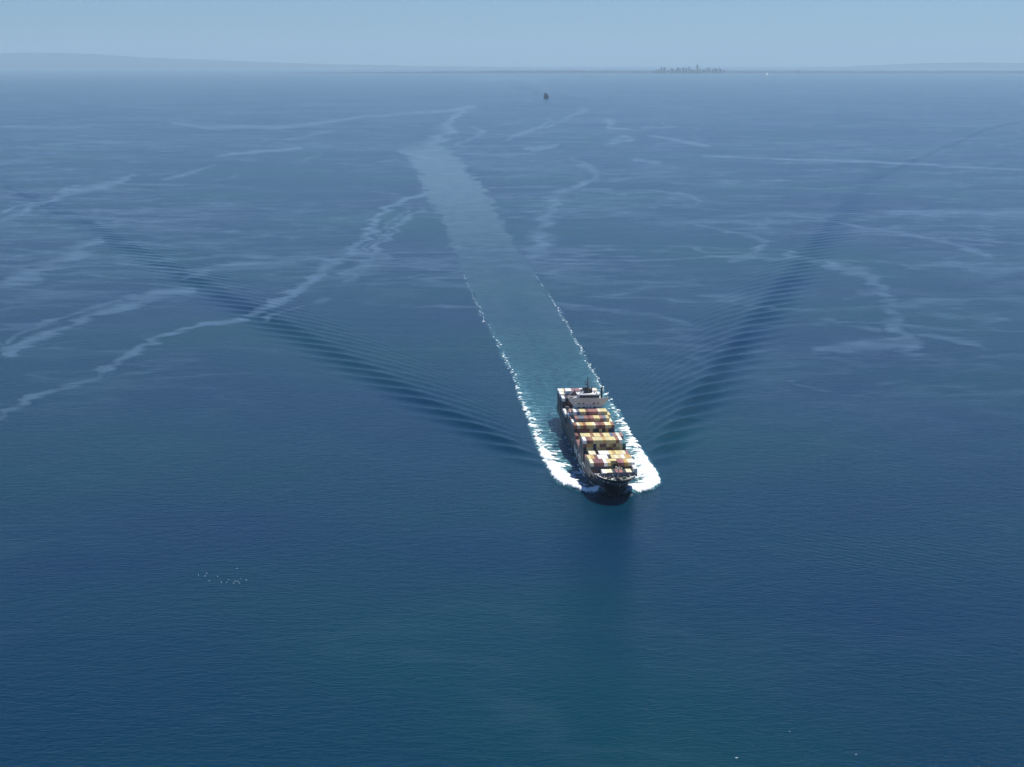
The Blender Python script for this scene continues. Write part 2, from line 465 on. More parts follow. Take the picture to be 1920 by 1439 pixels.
# surface masks on the water: slicks with their painted sheen, churned band, aerated water.  Strokes give position along the
# photo's rows (converted to sea positions), width and strength.
STROKES = [
 ([(0,665,10),(60,640,12),(130,612,9),(180,590,9),(230,575,14),(300,548,18),(350,545,10)], .9),
 ([(0,645,5),(70,612,7),(150,585,5),(220,565,6)], .7),
 ([(0,785,9),(60,745,8),(170,712,8),(240,665,10),(300,635,7),(370,610,6),(450,600,6)], .85),
 ([(180,715,4),(240,703,6),(300,695,5),(330,690,3)], .5),
 ([(0,535,12),(60,515,24),(110,490,28),(150,470,24),(180,455,14)], .9),
 ([(0,540,5),(60,545,8),(130,535,6)], .5),
 ([(350,520,6),(400,505,12),(470,495,13),(560,495,7)], .7),
 ([(470,590,10),(560,545,12),(610,510,12),(650,475,10),(690,440,9),(720,400,8),(770,370,6),(795,362,5)], 1.),
 ([(640,515,10),(690,490,8),(720,450,8),(750,415,6),(790,395,5)], .9),
 ([(680,470,4),(710,445,4),(730,420,4),(770,390,3)], .7),
 ([(640,530,10),(670,505,18),(720,485,16)], .7),
 ([(490,600,4),(560,575,5),(620,562,5)], .6),
 ([(0,412,5),(50,400,8),(75,380,6),(130,362,8),(170,352,11),(220,342,9),(250,330,4)], .9),
 ([(0,402,3),(40,385,4),(70,378,3)], .8),
 ([(400,293,3),(480,285,4),(560,278,3)], .9),
 ([(330,232,4),(380,240,5),(430,238,6),(520,240,6),(600,232,5),(690,218,4),(750,215,3),(850,208,5),(880,200,5)], .75),
 ([(80,272,3),(150,268,4),(240,268,3)], .7),
 ([(0,238,4),(100,240,5),(170,240,4)], .6),
 ([(200,200,4),(260,202,4),(310,203,3)], .4),
 ([(300,338,2.5),(340,330,3.5),(380,318,4),(400,310,3)], .7),
 ([(180,395,8),(205,425,7),(280,425,5),(330,432,4)], .55),
 ([(230,455,8),(300,460,7),(350,463,4)], .5),
 ([(280,330,3),(330,322,3)], .5), ([(410,340,4),(440,330,5)], .6), ([(560,305,3),(600,290,3)], .5),
 ([(540,262,3),(620,248,4)], .6), ([(240,385,4),(330,395,3),(500,392,3)], .4),
 ([(400,380,2.5),(520,386,3),(640,383,2.5),(700,380,2.5)], .35),
 ([(1005,485,22),(1020,440,17),(1025,400,15),(1050,370,12),(1090,345,12),(1115,330,7)], .75),
 ([(1070,298,8),(1100,312,6),(1120,325,7)], .7),
 ([(950,265,4),(960,255,4),(985,250,6),(1020,240,5),(1030,225,3)], .8),
 ([(1030,240,3),(1060,222,4),(1095,205,6),(1085,212,6)], .7),
 ([(985,278,3),(1040,272,4),(1000,282,3)], .9),
 ([(1150,270,4),(1180,262,7),(1165,255,5),(1145,262,4)], .9),
 ([(1125,225,3),(1155,232,4),(1145,240,3),(1180,242,4)], .8),
 ([(1200,240,3),(1260,238,3),(1245,230,3)], .7),
 ([(1215,255,3),(1270,265,4),(1330,275,4)], .9),
 ([(1330,293,2),(1450,298,2.5),(1600,302,2.5),(1750,310,3),(1920,318,3),(2050,322,3)], .9),
 ([(1200,298,5),(1240,308,6)], .7), ([(1200,330,3),(1250,333,4)], .4),
 ([(1490,405,3),(1560,415,4),(1630,430,3),(1720,443,4),(1800,460,4),(1850,480,8)], .75),
 ([(1310,422,4),(1350,432,6),(1410,445,9),(1435,458,11),(1415,478,10),(1380,490,9)], .7),
 ([(1270,362,5),(1300,372,5),(1310,382,5)], .6), ([(1280,460,3),(1330,478,4)], .5),
 ([(1680,400,12),(1750,400,14),(1830,400,16),(1920,400,16),(2000,400,14)], .75),
 ([(1560,495,12),(1620,515,16),(1655,545,18),(1675,580,18),(1685,620,20),(1700,655,26)], .75),
 ([(1580,560,8),(1640,545,14)], .6), ([(1700,500,10),(1780,495,20),(1860,505,24),(1960,500,22)], .65),
 ([(1530,655,10),(1640,650,22),(1700,640,18)], .6), ([(1540,600,3),(1600,612,6),(1650,620,6)], .6),
 ([(1760,590,14),(1860,600,22)], .5), ([(1720,625,8),(1800,640,10),(1860,655,6)], .5),
 ([(1650,720,10),(1720,700,22),(1760,705,10)], .4), ([(1480,715,4),(1560,740,7),(1640,745,6)], .4),
 ([(1830,740,8),(1900,735,10),(1990,730,10)], .35), ([(1760,830,20),(1800,850,26)], .25),
 ([(1000,150,3),(1015,165,3),(1022,176,5)], .5), ([(870,150,8),(960,146,7),(1010,152,5)], .5),
 ([(800,300,30),(812,275,20),(830,248,15),(850,232,8),(870,205,4)], .85),
 ([(865,275,10),(880,255,9),(905,240,6)], .7), ([(850,285,6),(930,292,5),(1000,290,4)], .6),
 ([(755,286,5),(790,290,8)], .8), ([(1640,230,4),(1780,232,3),(1920,236,3)], .3),
 ([(610,270,2),(760,268,2)], .4), ([(0,700,2),(20,698,2)], .1),
]
DARKS = [([(1640,336,5),(1655,330,5),(1690,315,4),(1740,290,3),(1800,265,3),(1850,243,3),(1915,228,2)], .45),
         ([(15,352,3),(50,370,5),(80,385,6),(110,400,5)], .7),
         ([(955,160,4),(1000,172,4),(1018,180,4)], .3), ([(1030,182,4),(1070,185,5),(1100,186,3)], .3)]
fwd = Y > 480
Xf, Yf = X[fwd], Y[fwd]
dep = Yf * math.cos(TH) + CAMH * math.sin(TH)
PX = 960 + F * Xf / dep
PY = 719.5 - F * (Yf * math.sin(TH) - CAMH * math.cos(TH)) / dep
wx = (fbm(PX / 60, PY / 7.5, 5, 3) - 0.5); wy = (fbm(PX / 30, PY / 5.0, 9, 3) - 0.5)
def stroke_mask(strokes, warp=1.0):
    out = np.zeros_like(Xf)
    for pts, st in strokes:
        for (x0, y0, w0), (x1, y1, w1) in zip(pts[:-1], pts[1:]):
            wm = max(w0, w1); mg = wm * 2.5 + 12
            sel = np.nonzero((PX > min(x0, x1) - mg * 3) & (PX < max(x0, x1) + mg * 3) & (PY > min(y0, y1) - mg) & (PY < max(y0, y1) + mg))[0]
            if not len(sel): continue
            qx = PX[sel] + wx[sel] * warp * (30 + wm * 2.0); qy = PY[sel] + wy[sel] * warp * (2 + wm * 0.5)
            dx, dy = x1 - x0, y1 - y0; L2 = dx * dx + dy * dy
            t = np.clip(((qx - x0) * dx + (qy - y0) * dy) / L2, 0, 1)
            w = w0 + (w1 - w0) * t
            d = np.hypot((qx - x0 - t * dx) * 0.65, (qy - y0 - t * dy)) / (w * 0.60 + 0.8)
            out[sel] = np.maximum(out[sel], st * np.clip(1.5 - d, 0, 1.2) / 1.2)
    return np.clip(out, 0, 1)
def full(v):
    a = np.zeros(len(X), np.float32); a[fwd] = v; return a
slick_v = stroke_mask(STROKES)
dark_v = stroke_mask(DARKS, 0.4)
xs, ss = frame(Xf, Yf, ANG)
xo = outer(xs, np.maximum(ss, 0))
jag = (fbm(xs / 30, ss / 45, 31, 4) - 0.5)
d_in = xo - np.abs(xs) + jag * (3 + np.clip(ss, 0, 5000) * 0.018)
inside = sstep(-1.5, 3.0, d_in) * (ss > 8)
bs = np.interp(ss, [0, 250, 500, 900, 1500, 2300, 3000, 4300, 5000, 5400], [0.06, 0.10, 0.13, 0.18, 0.34, 0.66, 0.95, 1.0, 0.5, 0])
centre_dim = 1 - 0.6 * np.exp(-(xs / 18.0) ** 2) * np.exp(-((ss - 700) / 700.0) ** 2)
band_v = inside * bs * centre_dim * (0.8 + 0.4 * fbm(xs / 20, ss / 60, 77, 3))
hwf = hull_half(np.clip(ss, 0, 281), 0 * ss)
out_d = np.maximum(d_in, 0)
aer_v = inside * (1.1 * np.exp(-out_d / np.interp(ss, [0, 200, 700], [13, 11, 7])) * np.exp(-np.maximum(ss - 150, 0) / 280.0))
aer_v += inside * 0.15 * np.exp(-np.maximum(ss - 281, 0) / 330.0) * np.exp(-(xs / 34.0) ** 4) * sstep(270, 300, ss)
aer_v += inside * 0.11 * np.exp(-ss / 1300.0)
aer_v += 0.25 * np.exp(-np.maximum(np.abs(xs) - hwf, 0) / 2.2) * (ss > 22) * (ss < 285)
slick_v = np.where(inside * bs > 0.3, np.minimum(slick_v, 0.9), slick_v)
# long swell left by earlier traffic shows only in a patch near the camera's right
swx, swy = at(1700, 1060)
swell_v = np.exp(-((Xf - swx) / 170.0) ** 2 - ((Yf - swy) / 260.0) ** 2) + 0.25 * np.exp(-((Yf - 1000) / 500.0) ** 2)
for nm, v in (('slick', slick_v), ('dark', dark_v), ('aer', np.clip(aer_v, 0, 1)), ('band', np.clip(band_v, 0, 1)), ('swell', swell_v), ('churn', inside * np.exp(-ss / 2500.0))):
    at_ = me.attributes.new(nm, 'FLOAT', 'POINT')
    at_.data.foreach_set('value', full(v).astype(np.float32))
sea = link('sea', me, M_sea)
tag(sea, 'deep blue sea with pale slicks and the wave arms of the ship', kind='structure')

# ------------------------------------------------------------------ land beyond the water, one terrain sheet per ridge
def land(name, label, prof, Y0, Y1, base_y=None, seed=3, rough=12):
    xs_ = np.arange(-900, 2900, 6.0)
    topz = np.array([on_dist(p, np.interp(p, *prof), (Y0 + Y1) / 2)[1] for p in xs_])
    topz = topz + (fbm(xs_ / 23, xs_ * 0 + 1.5, seed, 4) - 0.5) * rough
    prof_v = [(0.0, -2.0), (0.06, 0.10), (0.2, 0.35), (0.35, 0.72), (0.5, 1.0), (0.7, 0.8), (1.0, 0.3)]
    V = []
    for f, hh in prof_v:
        Yy = Y0 + (Y1 - Y0) * f
        u = (xs_ - 960) / F * (1 / math.cos(TH))
        zz = np.where(hh < 0, -2.0, topz * hh * (0.85 + 0.3 * fbm(xs_ / 15, xs_ * 0 + f * 9, seed + 5, 3) if hh < 1 else 1))
        V.append(np.stack([u * Yy, np.full_like(u, Yy), zz], 1))
    m_ = np_mesh(name, np.concatenate(V), grid_quads(len(prof_v), len(xs_)))
    return tag(link(name, m_, M_land), label, kind='structure')
FARP = ([-900, -300, 0, 20, 45, 100, 200, 300, 430, 600, 800, 1000, 1200, 1400, 1550, 1640, 1700, 1800, 1920, 2200, 2900],
        [120, 118, 108, 104, 99.5, 99, 101, 108, 113, 120, 124.5, 127, 129, 129.5, 126, 121.5, 118.5, 117.5, 119, 121, 124])
COAST = ([-900, 0, 300, 500, 700, 900, 960, 1150, 1250, 1360, 1500, 1920, 2900],
         [139, 139, 138.5, 137.6, 135.5, 133.5, 132.4, 132.5, 132.3, 133.2, 133.5, 133.6, 134])
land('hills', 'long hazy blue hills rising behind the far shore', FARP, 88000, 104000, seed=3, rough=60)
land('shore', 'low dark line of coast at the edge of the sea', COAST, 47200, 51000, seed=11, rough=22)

# ------------------------------------------------------------------ haze
mb = MB(); mb.box(-95000, 95000, -126000, 127000, -6, 1500)
k = NT('air')          # reaches past the last land; the sky stays outside it
k.t.nodes.remove(k.p)
pv = k.n('ShaderNodeVolumePrincipled')
pv.inputs['Color'].default_value = (0.68, 0.90, 1.0, 1)
pv.inputs['Density'].default_value = HAZE
pv.inputs['Anisotropy'].default_value = 0.1
k.l(pv.outputs[0], k.t.nodes['Material Output'].inputs['Volume'])
haze = mb.build('haze', k.m)
tag(haze, 'thin blue summer haze lying over the whole sea', kind='stuff')

# ------------------------------------------------------------------ white water
def ship_to_world(x, s):
    return BOW[0] + x * math.cos(ANG) - s * math.sin(ANG), BOW[1] + x * math.sin(ANG) + s * math.cos(ANG)

def foam_sheet(name, label, s0, s1, ds, x0, x1, dx, dens, lump, seed, fsc=1.0):
    xs_ = np.arange(x0, x1, dx); sr = np.arange(s0, s1, ds)
    Xg, Sg = np.meshgrid(xs_, sr)
    Xg = Xg + (vnoise(Xg * 1.3, Sg * 1.1, seed) - .5) * dx * .4; Sg = Sg + (vnoise(Xg * 1.1 + 40, Sg * 1.3, seed) - .5) * ds * .4
    n1 = fbm(Xg / (8.5 * fsc), Sg / (5.0 * fsc), seed + 1, 5); n2 = fbm(Xg / (2.6 * fsc), Sg / (2.0 * fsc), seed + 7, 2)
    nz = 0.55 * n1 + 0.45 * n2
    D = dens(Xg, Sg)
    nzn = np.clip((nz - 0.28) / 0.44, 0, 1)
    keepv = (nzn < D) & (D > 0.05)
    WX, WY = ship_to_world(Xg, Sg)
    Zg = sea_height(WX, WY) + 0.12 + lump * np.clip(D - nzn, 0, 0.7) * (0.4 + 1.2 * n2) * np.clip(1.4 - Sg / 500, .25, 1)
    nr, nc = Xg.shape
    Q = grid_quads(nr, nc)
    kv = keepv.ravel(); keep = kv[Q].sum(1) >= 3
    Q = Q[keep]
    th = np.clip((D - nzn) * 2.2, 0, 1).ravel()
    used, inv = np.unique(Q, return_inverse=True)
    V = np.stack([WX.ravel(), WY.ravel(), Zg.ravel()], 1)[used]
    me_ = np_mesh(name, V, inv.reshape(-1, 4)[:, ::-1])
    at_ = me_.attributes.new('thick', 'FLOAT', 'POINT'); at_.data.foreach_set('value', th[used].astype(np.float32))
    return tag(link(name, me_, M_foam), label, kind='stuff')

def dens_side(sign):
    def f(x, s):
        ax = x * sign
        xo_ = outer(np.full_like(s, float(sign)), np.maximum(s, 0))
        d = xo_ - ax + (fbm(x * 0 + 3, s / 5.0, 51 + sign, 3) - .5) * np.clip(3 + s * 0.012, 3, 9)
        hw = hull_half(np.clip(s, 0, 281), 0 * s)
        amp = np.interp(s, [9, 16, 60, 120, 180, 260, 400, 650, 900, 1250, 1500], [0, 1.5, 1.5, 1.15, .92, .82, .80, .78, .72, .58, .0])
        wid = np.interp(s, [10, 40, 70, 120, 180, 300, 420, 700, 1500], [30, 18, 19, 17, 12, 6.5, 3.0, 2.2, 1.8])
        a = amp * np.exp(-(np.maximum(d, 0) / wid) ** 1.6) * (d > 0)
        seg = np.where(s > 500, 0.85 + 0.4 * vnoise(s / 26.0, s * 0, 99 + sign), 1.0)
        a = a * seg * sstep(-0.4, 1.0, d / np.clip(wid * 0.35, 0.25, 1.8))
        g = ax - hw
        hl = np.interp(s, [20, 35, 120, 200, 280, 300], [0, .75, .66, .5, .38, 0]) * np.exp(-np.maximum(g - 0.5, 0) / 1.6) * (g > -2)
        core = sstep(60, 30, s) * sstep(9, 16, s) * 1.2 * (ax > hw) * sstep(0, 2, d) if sign > 0 else 0
        return np.maximum(np.maximum(a, hl), core) * (ax > np.where(s < 276, hw - 2, 2))
    return f
foam_sheet('bow_foam', 'dense white bow foam and its thin outer edge on the left of the ship', 8, 420, 1.0, -62, -6, 0.55, dens_side(-1), 2.0, 100)
foam_sheet('bow_foam', 'dense white bow foam and its thin outer edge on the right of the ship', 8, 420, 1.0, 6, 62, 0.55, dens_side(1), 2.0, 200)
foam_sheet('wake_edge_foam', 'thin broken foam line on the left edge of the wake, far astern', 420, 1460, 1.25, -66, -36, 0.42, dens_side(-1), 0.6, 300, 0.30)
foam_sheet('wake_edge_foam', 'thin broken foam line on the right edge of the wake, far astern', 420, 1460, 1.25, 36, 66, 0.42, dens_side(1), 0.6, 400, 0.30)
foam_sheet('stern_foam', 'scattered flecks of foam churned up close behind the stern', 272, 380, 1.4, -30, 22, 0.8,
           lambda x, s: 0.42 * np.exp(-np.maximum(s - 276, 0) / 45.0) * np.exp(-((x + 4) / 16.0) ** 2), 0.8, 500)

# ------------------------------------------------------------------ the container ship
ship = link('container_ship', None, loc=(BOW[0], BOW[1], 0))
ship.rotation_euler = (0, 0, ANG)
tag(ship, 'huge dark navy container ship steaming towards the viewer with stacked containers', 'container ship')

def sheer(s):
    return np.where(s < 22, 16.6, 11.4 + 5.2 * (1 - sstep(22, 32, s)))
ts = np.concatenate([np.linspace(0, 1, 60) ** 2 * 0.42, np.linspace(0.435, 1, 22)])
fs = np.array([0, .1, .2, .3, .4, .5, .6, .7, .78, .86, .93, 1.0])
V = []; nS = len(ts)
for side in (-1, 1):
    for f in fs:
        sn = ts * 281.0
        z = -2.5 + f * (sheer(sn - 13 * (1 - ts)) + 2.5)
        s0 = -12.5 * np.clip(z / 17.5, 0, 1) ** 1.25
        s = s0 + ts * (281.0 - s0)
        w = hull_half(s, z); w[0] = 0.0
        V.append(np.stack([side * w, s, z], 1))
V = np.concatenate(V); nf = len(fs)
Q = grid_quads(nf, nS); Qr = Q + nf * nS
Q = Q[:, ::-1]
tr = np.array([[i * nS + nS - 1, (i + 1) * nS + nS - 1, nf * nS + (i + 1) * nS + nS - 1, nf * nS + i * nS + nS - 1] for i in range(nf - 1)])
me = np_mesh('hull', V, np.concatenate([Q, Qr, tr]))
bmh = bmesh.new(); bmh.from_mesh(me); bmesh.ops.remove_doubles(bmh, verts=bmh.verts, dist=0.002)
bmesh.ops.recalc_face_normals(bmh, faces=bmh.faces); bmh.to_mesh(me); bmh.free()
hull = link('hull', me, M_hull, ship)
# decks and the inside of the bulwark
def deck(name, sa, sb, z, inset, mat, rail=None):
    sv = np.linspace(sa, sb, 40) if sa > 0 else sa + (sb - sa) * np.linspace(0, 1, 40) ** 1.6
    w = np.maximum(hull_half(sv, np.full_like(sv, z)) - inset, 0.02)
    V = np.concatenate([np.stack([-w, sv, 0 * sv + z], 1), np.stack([w, sv, 0 * sv + z], 1)])
    Q = np.array([[i, 40 + i, 41 + i, i + 1] for i in range(39)])
    return link(name, np_mesh(name, V, Q, False), mat, ship)
deck('forecastle_deck', -7.6, 24.5, 13.6, 0.25, M_fdeck)
deck('main_deck', 23.5, 280.8, 10.3, 0.25, M_deck)
sv = -11.3 + 35.3 * np.linspace(0, 1, 40) ** 1.6
for sg in (-1, 1):
    wt_ = np.maximum(hull_half(sv, sv * 0 + 16.6) - 0.32, 0.05); wb_ = np.maximum(hull_half(sv + 1.5, sv * 0 + 13.6) - 0.4, 0.05)
    zt = sheer(sv) - 0.02
    V = np.concatenate([np.stack([sg * wt_, sv + .3, zt], 1), np.stack([sg * wb_, sv + 1.5, 0 * sv + 13.6], 1)])
    link('bulwark_lining', np_mesh('bulwark_lining', V, np.array([[i, i + 1, 41 + i, 40 + i] for i in range(39)]), False), M_white, ship)

# coaming and hatch covers under the stacks
mb = MB()
for a, b in ((24.8, 63.2), (72, 175.4), (206, 276.5)): mb.box(-13.6, 13.6, a, b, 10.2, 10.42)
mb.build('hatch_covers', M_deck, ship)
# breakwater with its struts, lamps
bw = MB()
bw.prism([(-12.0, 13.6), (14.2, 13.6), (14.2, 16.9), (13.0, 17.4), (-5.6, 17.4), (-6.2, 16.7), (-11.8, 16.4)], 'y', 9.4, 9.7)
bw.prism([(-12.0, 13.6), (14.2, 13.6), (14.0, 13.9), (-11.6, 13.9)], 'y', 7.6, 9.4)
bwo = bw.build('breakwater', M_navy, ship)
for x in np.arange(-8, 13, 3.0):
    MB().prism([(9.4, 13.6), (9.4, 16.6), (8.4, 13.6)], 'x', x - .08, x + .08).build('strut', M_navy, bwo)
for x in (-1.7, 10.2):
    MB().box(x - .35, x + .35, 9.0, 9.38, 15.2, 16.3, .08).build('lamp', M_white, bwo)
# name board and small emblem low on the flared bow
nb = MB()
for i in range(14):
    a0 = -8.4 + i * 1.2; a1 = a0 + 1.2
    def fs_(x, z):
        lo, hi = -14.0, 20.0
        for _ in range(30):
            m_ = (lo + hi) / 2
            if hull_half(np.array([m_]), np.array([z]))[0] < abs(x): lo = m_
            else: hi = m_
        return lo - 0.07
    vs = [nb.bm.verts.new((x, fs_(x, z), z)) for x, z in ((a0, 12.3), (a1, 12.3), (a1, 14.4), (a0, 14.4))]
    nb.bm.faces.new(vs)
bmesh.ops.remove_doubles(nb.bm, verts=nb.bm.verts, dist=.01)
nb.build('name_band', paint('name_band_grey_paint', (0.10, 0.13, 0.15), .45, .2), ship)
MB().box(-.45, .45, fs_(.4, 13.3) - .12, -6.0, 13.0, 13.6, .1).build('emblem', M_green, ship)

# mooring gear on the forecastle: windlasses, winches, bollards, rollers
rnd = random.Random(4)
def windlass(x, y, mat):
    w_ = MB(); w_.box(x - 1.5, x + 1.5, y - .9, y + .9, 15.2, 15.6); w_.bar((x - 1.4, y, 16.4), (x + 1.4, y, 16.4), .75, seg=10)
    w_.box(x - 1.7, x - 1.35, y - 1, y + 1, 15.2, 17.2, .1); w_.box(x + 1.35, x + 1.7, y - 1, y + 1, 15.2, 17.2, .1)
    return w_.build('windlass', mat, ship)
for x, y, m_ in ((-3.6, -3.5, M_green), (3.2, -3.0, M_dark), (-8.8, 1.5, M_cream), (8.6, 1.0, M_cream), (-5.5, 4.2, M_dark), (6.0, 4.4, M_green), (0.2, 1.2, M_dark), (11.6, 5.2, M_white), (-12.4, 7.0, M_white)):
    windlass(x, y, m_)
for x, y in ((-11.3, 3.0), (-9.6, -2.0), (-6.8, -5.6), (-2.4, -8.0), (2.4, -8.0), (6.5, -5.9), (9.4, -2.6), (11.5, 1.8), (-13.3, 10.0), (13.2, 9.0), (-1.2, -5.4), (4.9, -.6)):
    b_ = MB(); b_.box(x - .9, x + .9, y - .35, y + .35, 15.2, 15.4); b_.bar((x - .55, y, 15.4), (x - .55, y, 16.3), .3); b_.bar((x + .55, y, 15.4), (x + .55, y, 16.3), .3)
    b_.build('bollard', rnd.choice([M_white, M_cream, M_white, M_dark]), ship)
for x, y, a, b, c_ in ((-7.8, -1.6, 1.6, 1.0, 1.1), (6.4, -2.2, 1.9, .9, .9), (9.0, -1.0, 1.3, 1.2, 1.4), (-4.8, -.5, 1.1, 1.1, .8), (1.9, -5.2, 1.5, 1.0, .8), (7.8, 2.5, 1.0, .8, 1.3), (-10.6, 6.0, 1.0, 1.2, 1.5), (3.2, 5.2, 1.2, .8, 1.0), (-1.8, 4.2, .8, .8, 1.7), (-12.6, 12.0, .8, .9, 2.2), (-13.0, 15.5, .7, .8, 1.8), (12.9, 13.0, .7, .8, 1.8)):
    MB().box(x - a / 2, x + a / 2, y - b / 2, y + b / 2, 15.2, 15.2 + c_, .12).build('deck_locker', rnd.choice([M_white, M_cream, M_grey]), ship)
for x, y in ((-9.8, 9.5), (-11.4, 13.6), (-8.2, 7.6), (10.6, 7.6), (-4.1, 7.0), (1.3, 7.4)):
    v_ = MB(); v_.bar((x, y, 15.2), (x, y, 16.7), .22); v_.bar((x, y, 16.6), (x, y, 17.0), .45, .3); v_.build('vent', rnd.choice([M_white, M_grey]), ship)
# foremast with its lit platform
fm = MB(); fm.bar((1.2, 2.0, 15.2), (1.2, 2.0, 25.2), .42, .26, 8); fm.bar((1.2, 2.0, 25.0), (1.2, 2.0, 27.2), .12, .08)
fmo = fm.build('foremast', M_grey, ship)
pf = MB(); pf.box(-1.0, 2.4, .9, 3.0, 24.0, 24.25); pf.box(-1.0, -.8, .9, 3.0, 24.2, 25.1); pf.box(2.2, 2.4, .9, 3.0, 24.2, 25.1); pf.box(-.9, .1, 1.2, 2.4, 24.2, 25.4, .1)
pf.build('platform', M_cream, fmo)
rb = MB(); rb.bar((1.2, 2.0, 21.5), (3.4, 2.0, 23.6), .14); rb.bar((1.2, 2.0, 21.5), (-.9, 2.0, 23.9), .14); rb.box(3.0, 3.9, 1.5, 2.5, 23.5, 24.3, .1)
rb.build('lamp_bracket', M_cream, fmo)
for sg in (-1, 1):                                            # bulwark-top rail rollers
    for x in np.arange(2.5, 15.5, 2.1):
        y_ = fs_(x, 16.5) + 0.5
        MB().box(sg * x - .45, sg * x + .45, y_, y_ + .7, 18.0, 18.5, .1).build('fairlead', M_white, ship)

for o_ in list(ship.children):
    if o_.name.split('.')[0] in ('windlass', 'bollard', 'deck_locker', 'vent', 'foremast', 'fairlead'): o_.location.z = -1.6

# anchor in the flare on the starboard side
an = MB(); an.bar((-10.6, 0.5, 11.8), (-10.9, 1.0, 9.0), .28); an.bar((-12.0, 1.2, 9.3), (-9.6, .6, 9.3), .25); an.box(-11.4, -10.0, .2, 1.2, 11.4, 12.4, .2)
an.build('anchor', M_dark, hull)
# pilot door fitting with its small white light on the starboard side
MB().box(-16.75, -16.2, 148.0, 149.6, 9.6, 10.8, .1).build('side_light', M_white, hull)
MB().box(-16.6, -16.2, 140.5, 145, 7.4, 8.8, .1).build('pilot_door', M_dark, hull)
# rubbing strake along each side
for sg in (-1, 1):
    MB().box(sg * 16.2 - .12, sg * 16.2 + .12, 40, 278, 11.1, 11.42).build('strake', M_dark, hull)

# big hull lettering, aft to fore on the starboard side
for ch, yy, ww in (('M', 133.0, 21.0), ('S', 104.5, 17.0), ('C', 80.0, 19.0)):
    cu = bpy.data.curves.new('letter', 'FONT'); cu.body = ch; cu.size = 10.0; cu.extrude = 0.04; cu.offset = 0.18
    tmp = bpy.data.objects.new('letter', cu); C.objects.link(tmp)
    dg = bpy.context.evaluated_depsgraph_get(); lm = bpy.data.meshes.new_from_object(tmp.evaluated_get(dg))
    bpy.data.objects.remove(tmp)
    co = np.empty(len(lm.vertices) * 3, np.float32); lm.vertices.foreach_get('co', co); co = co.reshape(-1, 3)
    x0, x1, y0, y1 = co[:, 0].min(), co[:, 0].max(), co[:, 1].min(), co[:, 1].max()
    u = (co[:, 0] - x0) / (x1 - x0); v = (co[:, 1] - y0) / (y1 - y0)
    sy = yy - u * ww; sz = 3.0 + v * 7.2
    hx = hull_half(sy, sz)
    co2 = np.stack([-(hx + 0.06 + co[:, 2] + 0.04), sy, sz], 1).astype(np.float32)
    lm.vertices.foreach_set('co', co2.ravel()); lm.materials.clear(); lm.materials.append(M_letter); lm.update()
    link('letter', lm, None, hull)

# ------------------------------------------------------------------ bridge house
br = MB()
br.box(-11.4, 11.4, 178.6, 191.5, 10.3, 36.4)
bro = br.build('bridge_house', M_house, ship)
for zz, xs_w in ((33.4, (-8.6, -7.2, -4.6, -3.8, 4.0, 4.8, 7.2, 8.4)), (29.9, (-8.6, -7.2, -4.9, -4.0, -3.2, -1.0, 1.6, 4.4, 5.2, 6.2, 8.4)),
                 (26.9, (-8.6, -7.2, -4.9, -4.0, -1.0, 1.6, 4.4, 5.2, 6.2, 8.4)), (23.9, (-8.6, -4.9, -1.0, 1.6, 5.2, 8.4))):
    for x in xs_w:
        w_ = MB(); w_.box(x - .38, x + .38, 178.42, 178.62, zz - .45, zz + .45)
        wo_ = w_.build('window', M_glass, bro)
        f_ = MB(); f_.box(x - .5, x + .5, 178.5, 178.58, zz + .46, zz + .58); f_.build('frame', M_grey, wo_)
for zz in (14.2, 17.2, 20.2, 23.0, 26.0, 29.0, 32.2, 35.2):      # deck lines round the house
    MB().box(-11.6, 11.6, 178.45, 178.6, zz, zz + .14).build('deck_line', M_grey, bro)
wg = MB()                                                     # wing deck and the braced brackets below it
wg.box(-16.3, 16.3, 178.3, 184.2, 36.4, 36.75)
wg.box(-16.3, 16.3, 178.25, 178.42, 36.75, 37.9)
wg.box(-16.3, -16.1, 178.42, 184.2, 36.75, 37.9); wg.box(16.1, 16.3, 178.42, 184.2, 36.75, 37.9)
wgo = wg.build('bridge_wing', M_house, bro)
for sg in (-1, 1):
    MB().prism([(sg * 11.4, 36.4), (sg * 16.2, 36.4), (sg * 16.2, 35.8), (sg * 11.4, 30.6)], 'y', 178.5, 179.1).build('bracket', M_house, bro)
whs = MB(); whs.prism([(-8.6, 179.2), (-7.4, 178.7), (7.9, 178.7), (9.1, 179.2), (9.1, 189.5), (-8.6, 189.5)], 'z', 36.76, 40.6)
who = whs.build('wheelhouse', M_white, bro)
for i in range(14):
    x = -7.3 + i * 1.14
    MB().box(x, x + .98, 178.55, 178.72, 38.2, 39.9).build('window_pane', M_glass, who)
MB().prism([(-9.4, 180.4), (-7.6, 178.3), (8.2, 178.3), (10.0, 180.4), (10.0, 190.2), (-9.4, 190.2)], 'z', 40.62, 40.95).build('roof', M_white, bro)
rl = MB()
for x in np.arange(-9.2, 10, 1.6): rl.bar((x, 190.0, 40.95), (x, 190.0, 42.0), .05, seg=4)
rl.bar((-9.2, 190.0, 42.0), (9.8, 190.0, 42.0), .05, seg=4)
rl.build('railing', M_grey, bro)
mh = MB(); mh.box(-3.1, 2.8, 184.0, 188.4, 40.95, 44.4, .2); mh.box(-2.2, 1.8, 184.6, 188.0, 44.4, 45.3, .2)
mho = mh.build('mast_house', M_dark, bro)
rm = MB(); rm.bar((0, 185.5, 44.4), (0, 185.5, 54.5), .5, .22, 8); rm.bar((-2.6, 185.5, 49.6), (2.6, 185.5, 49.6), .16); rm.bar((-1.6, 185.5, 52.0), (1.6, 185.5, 52.0), .12)
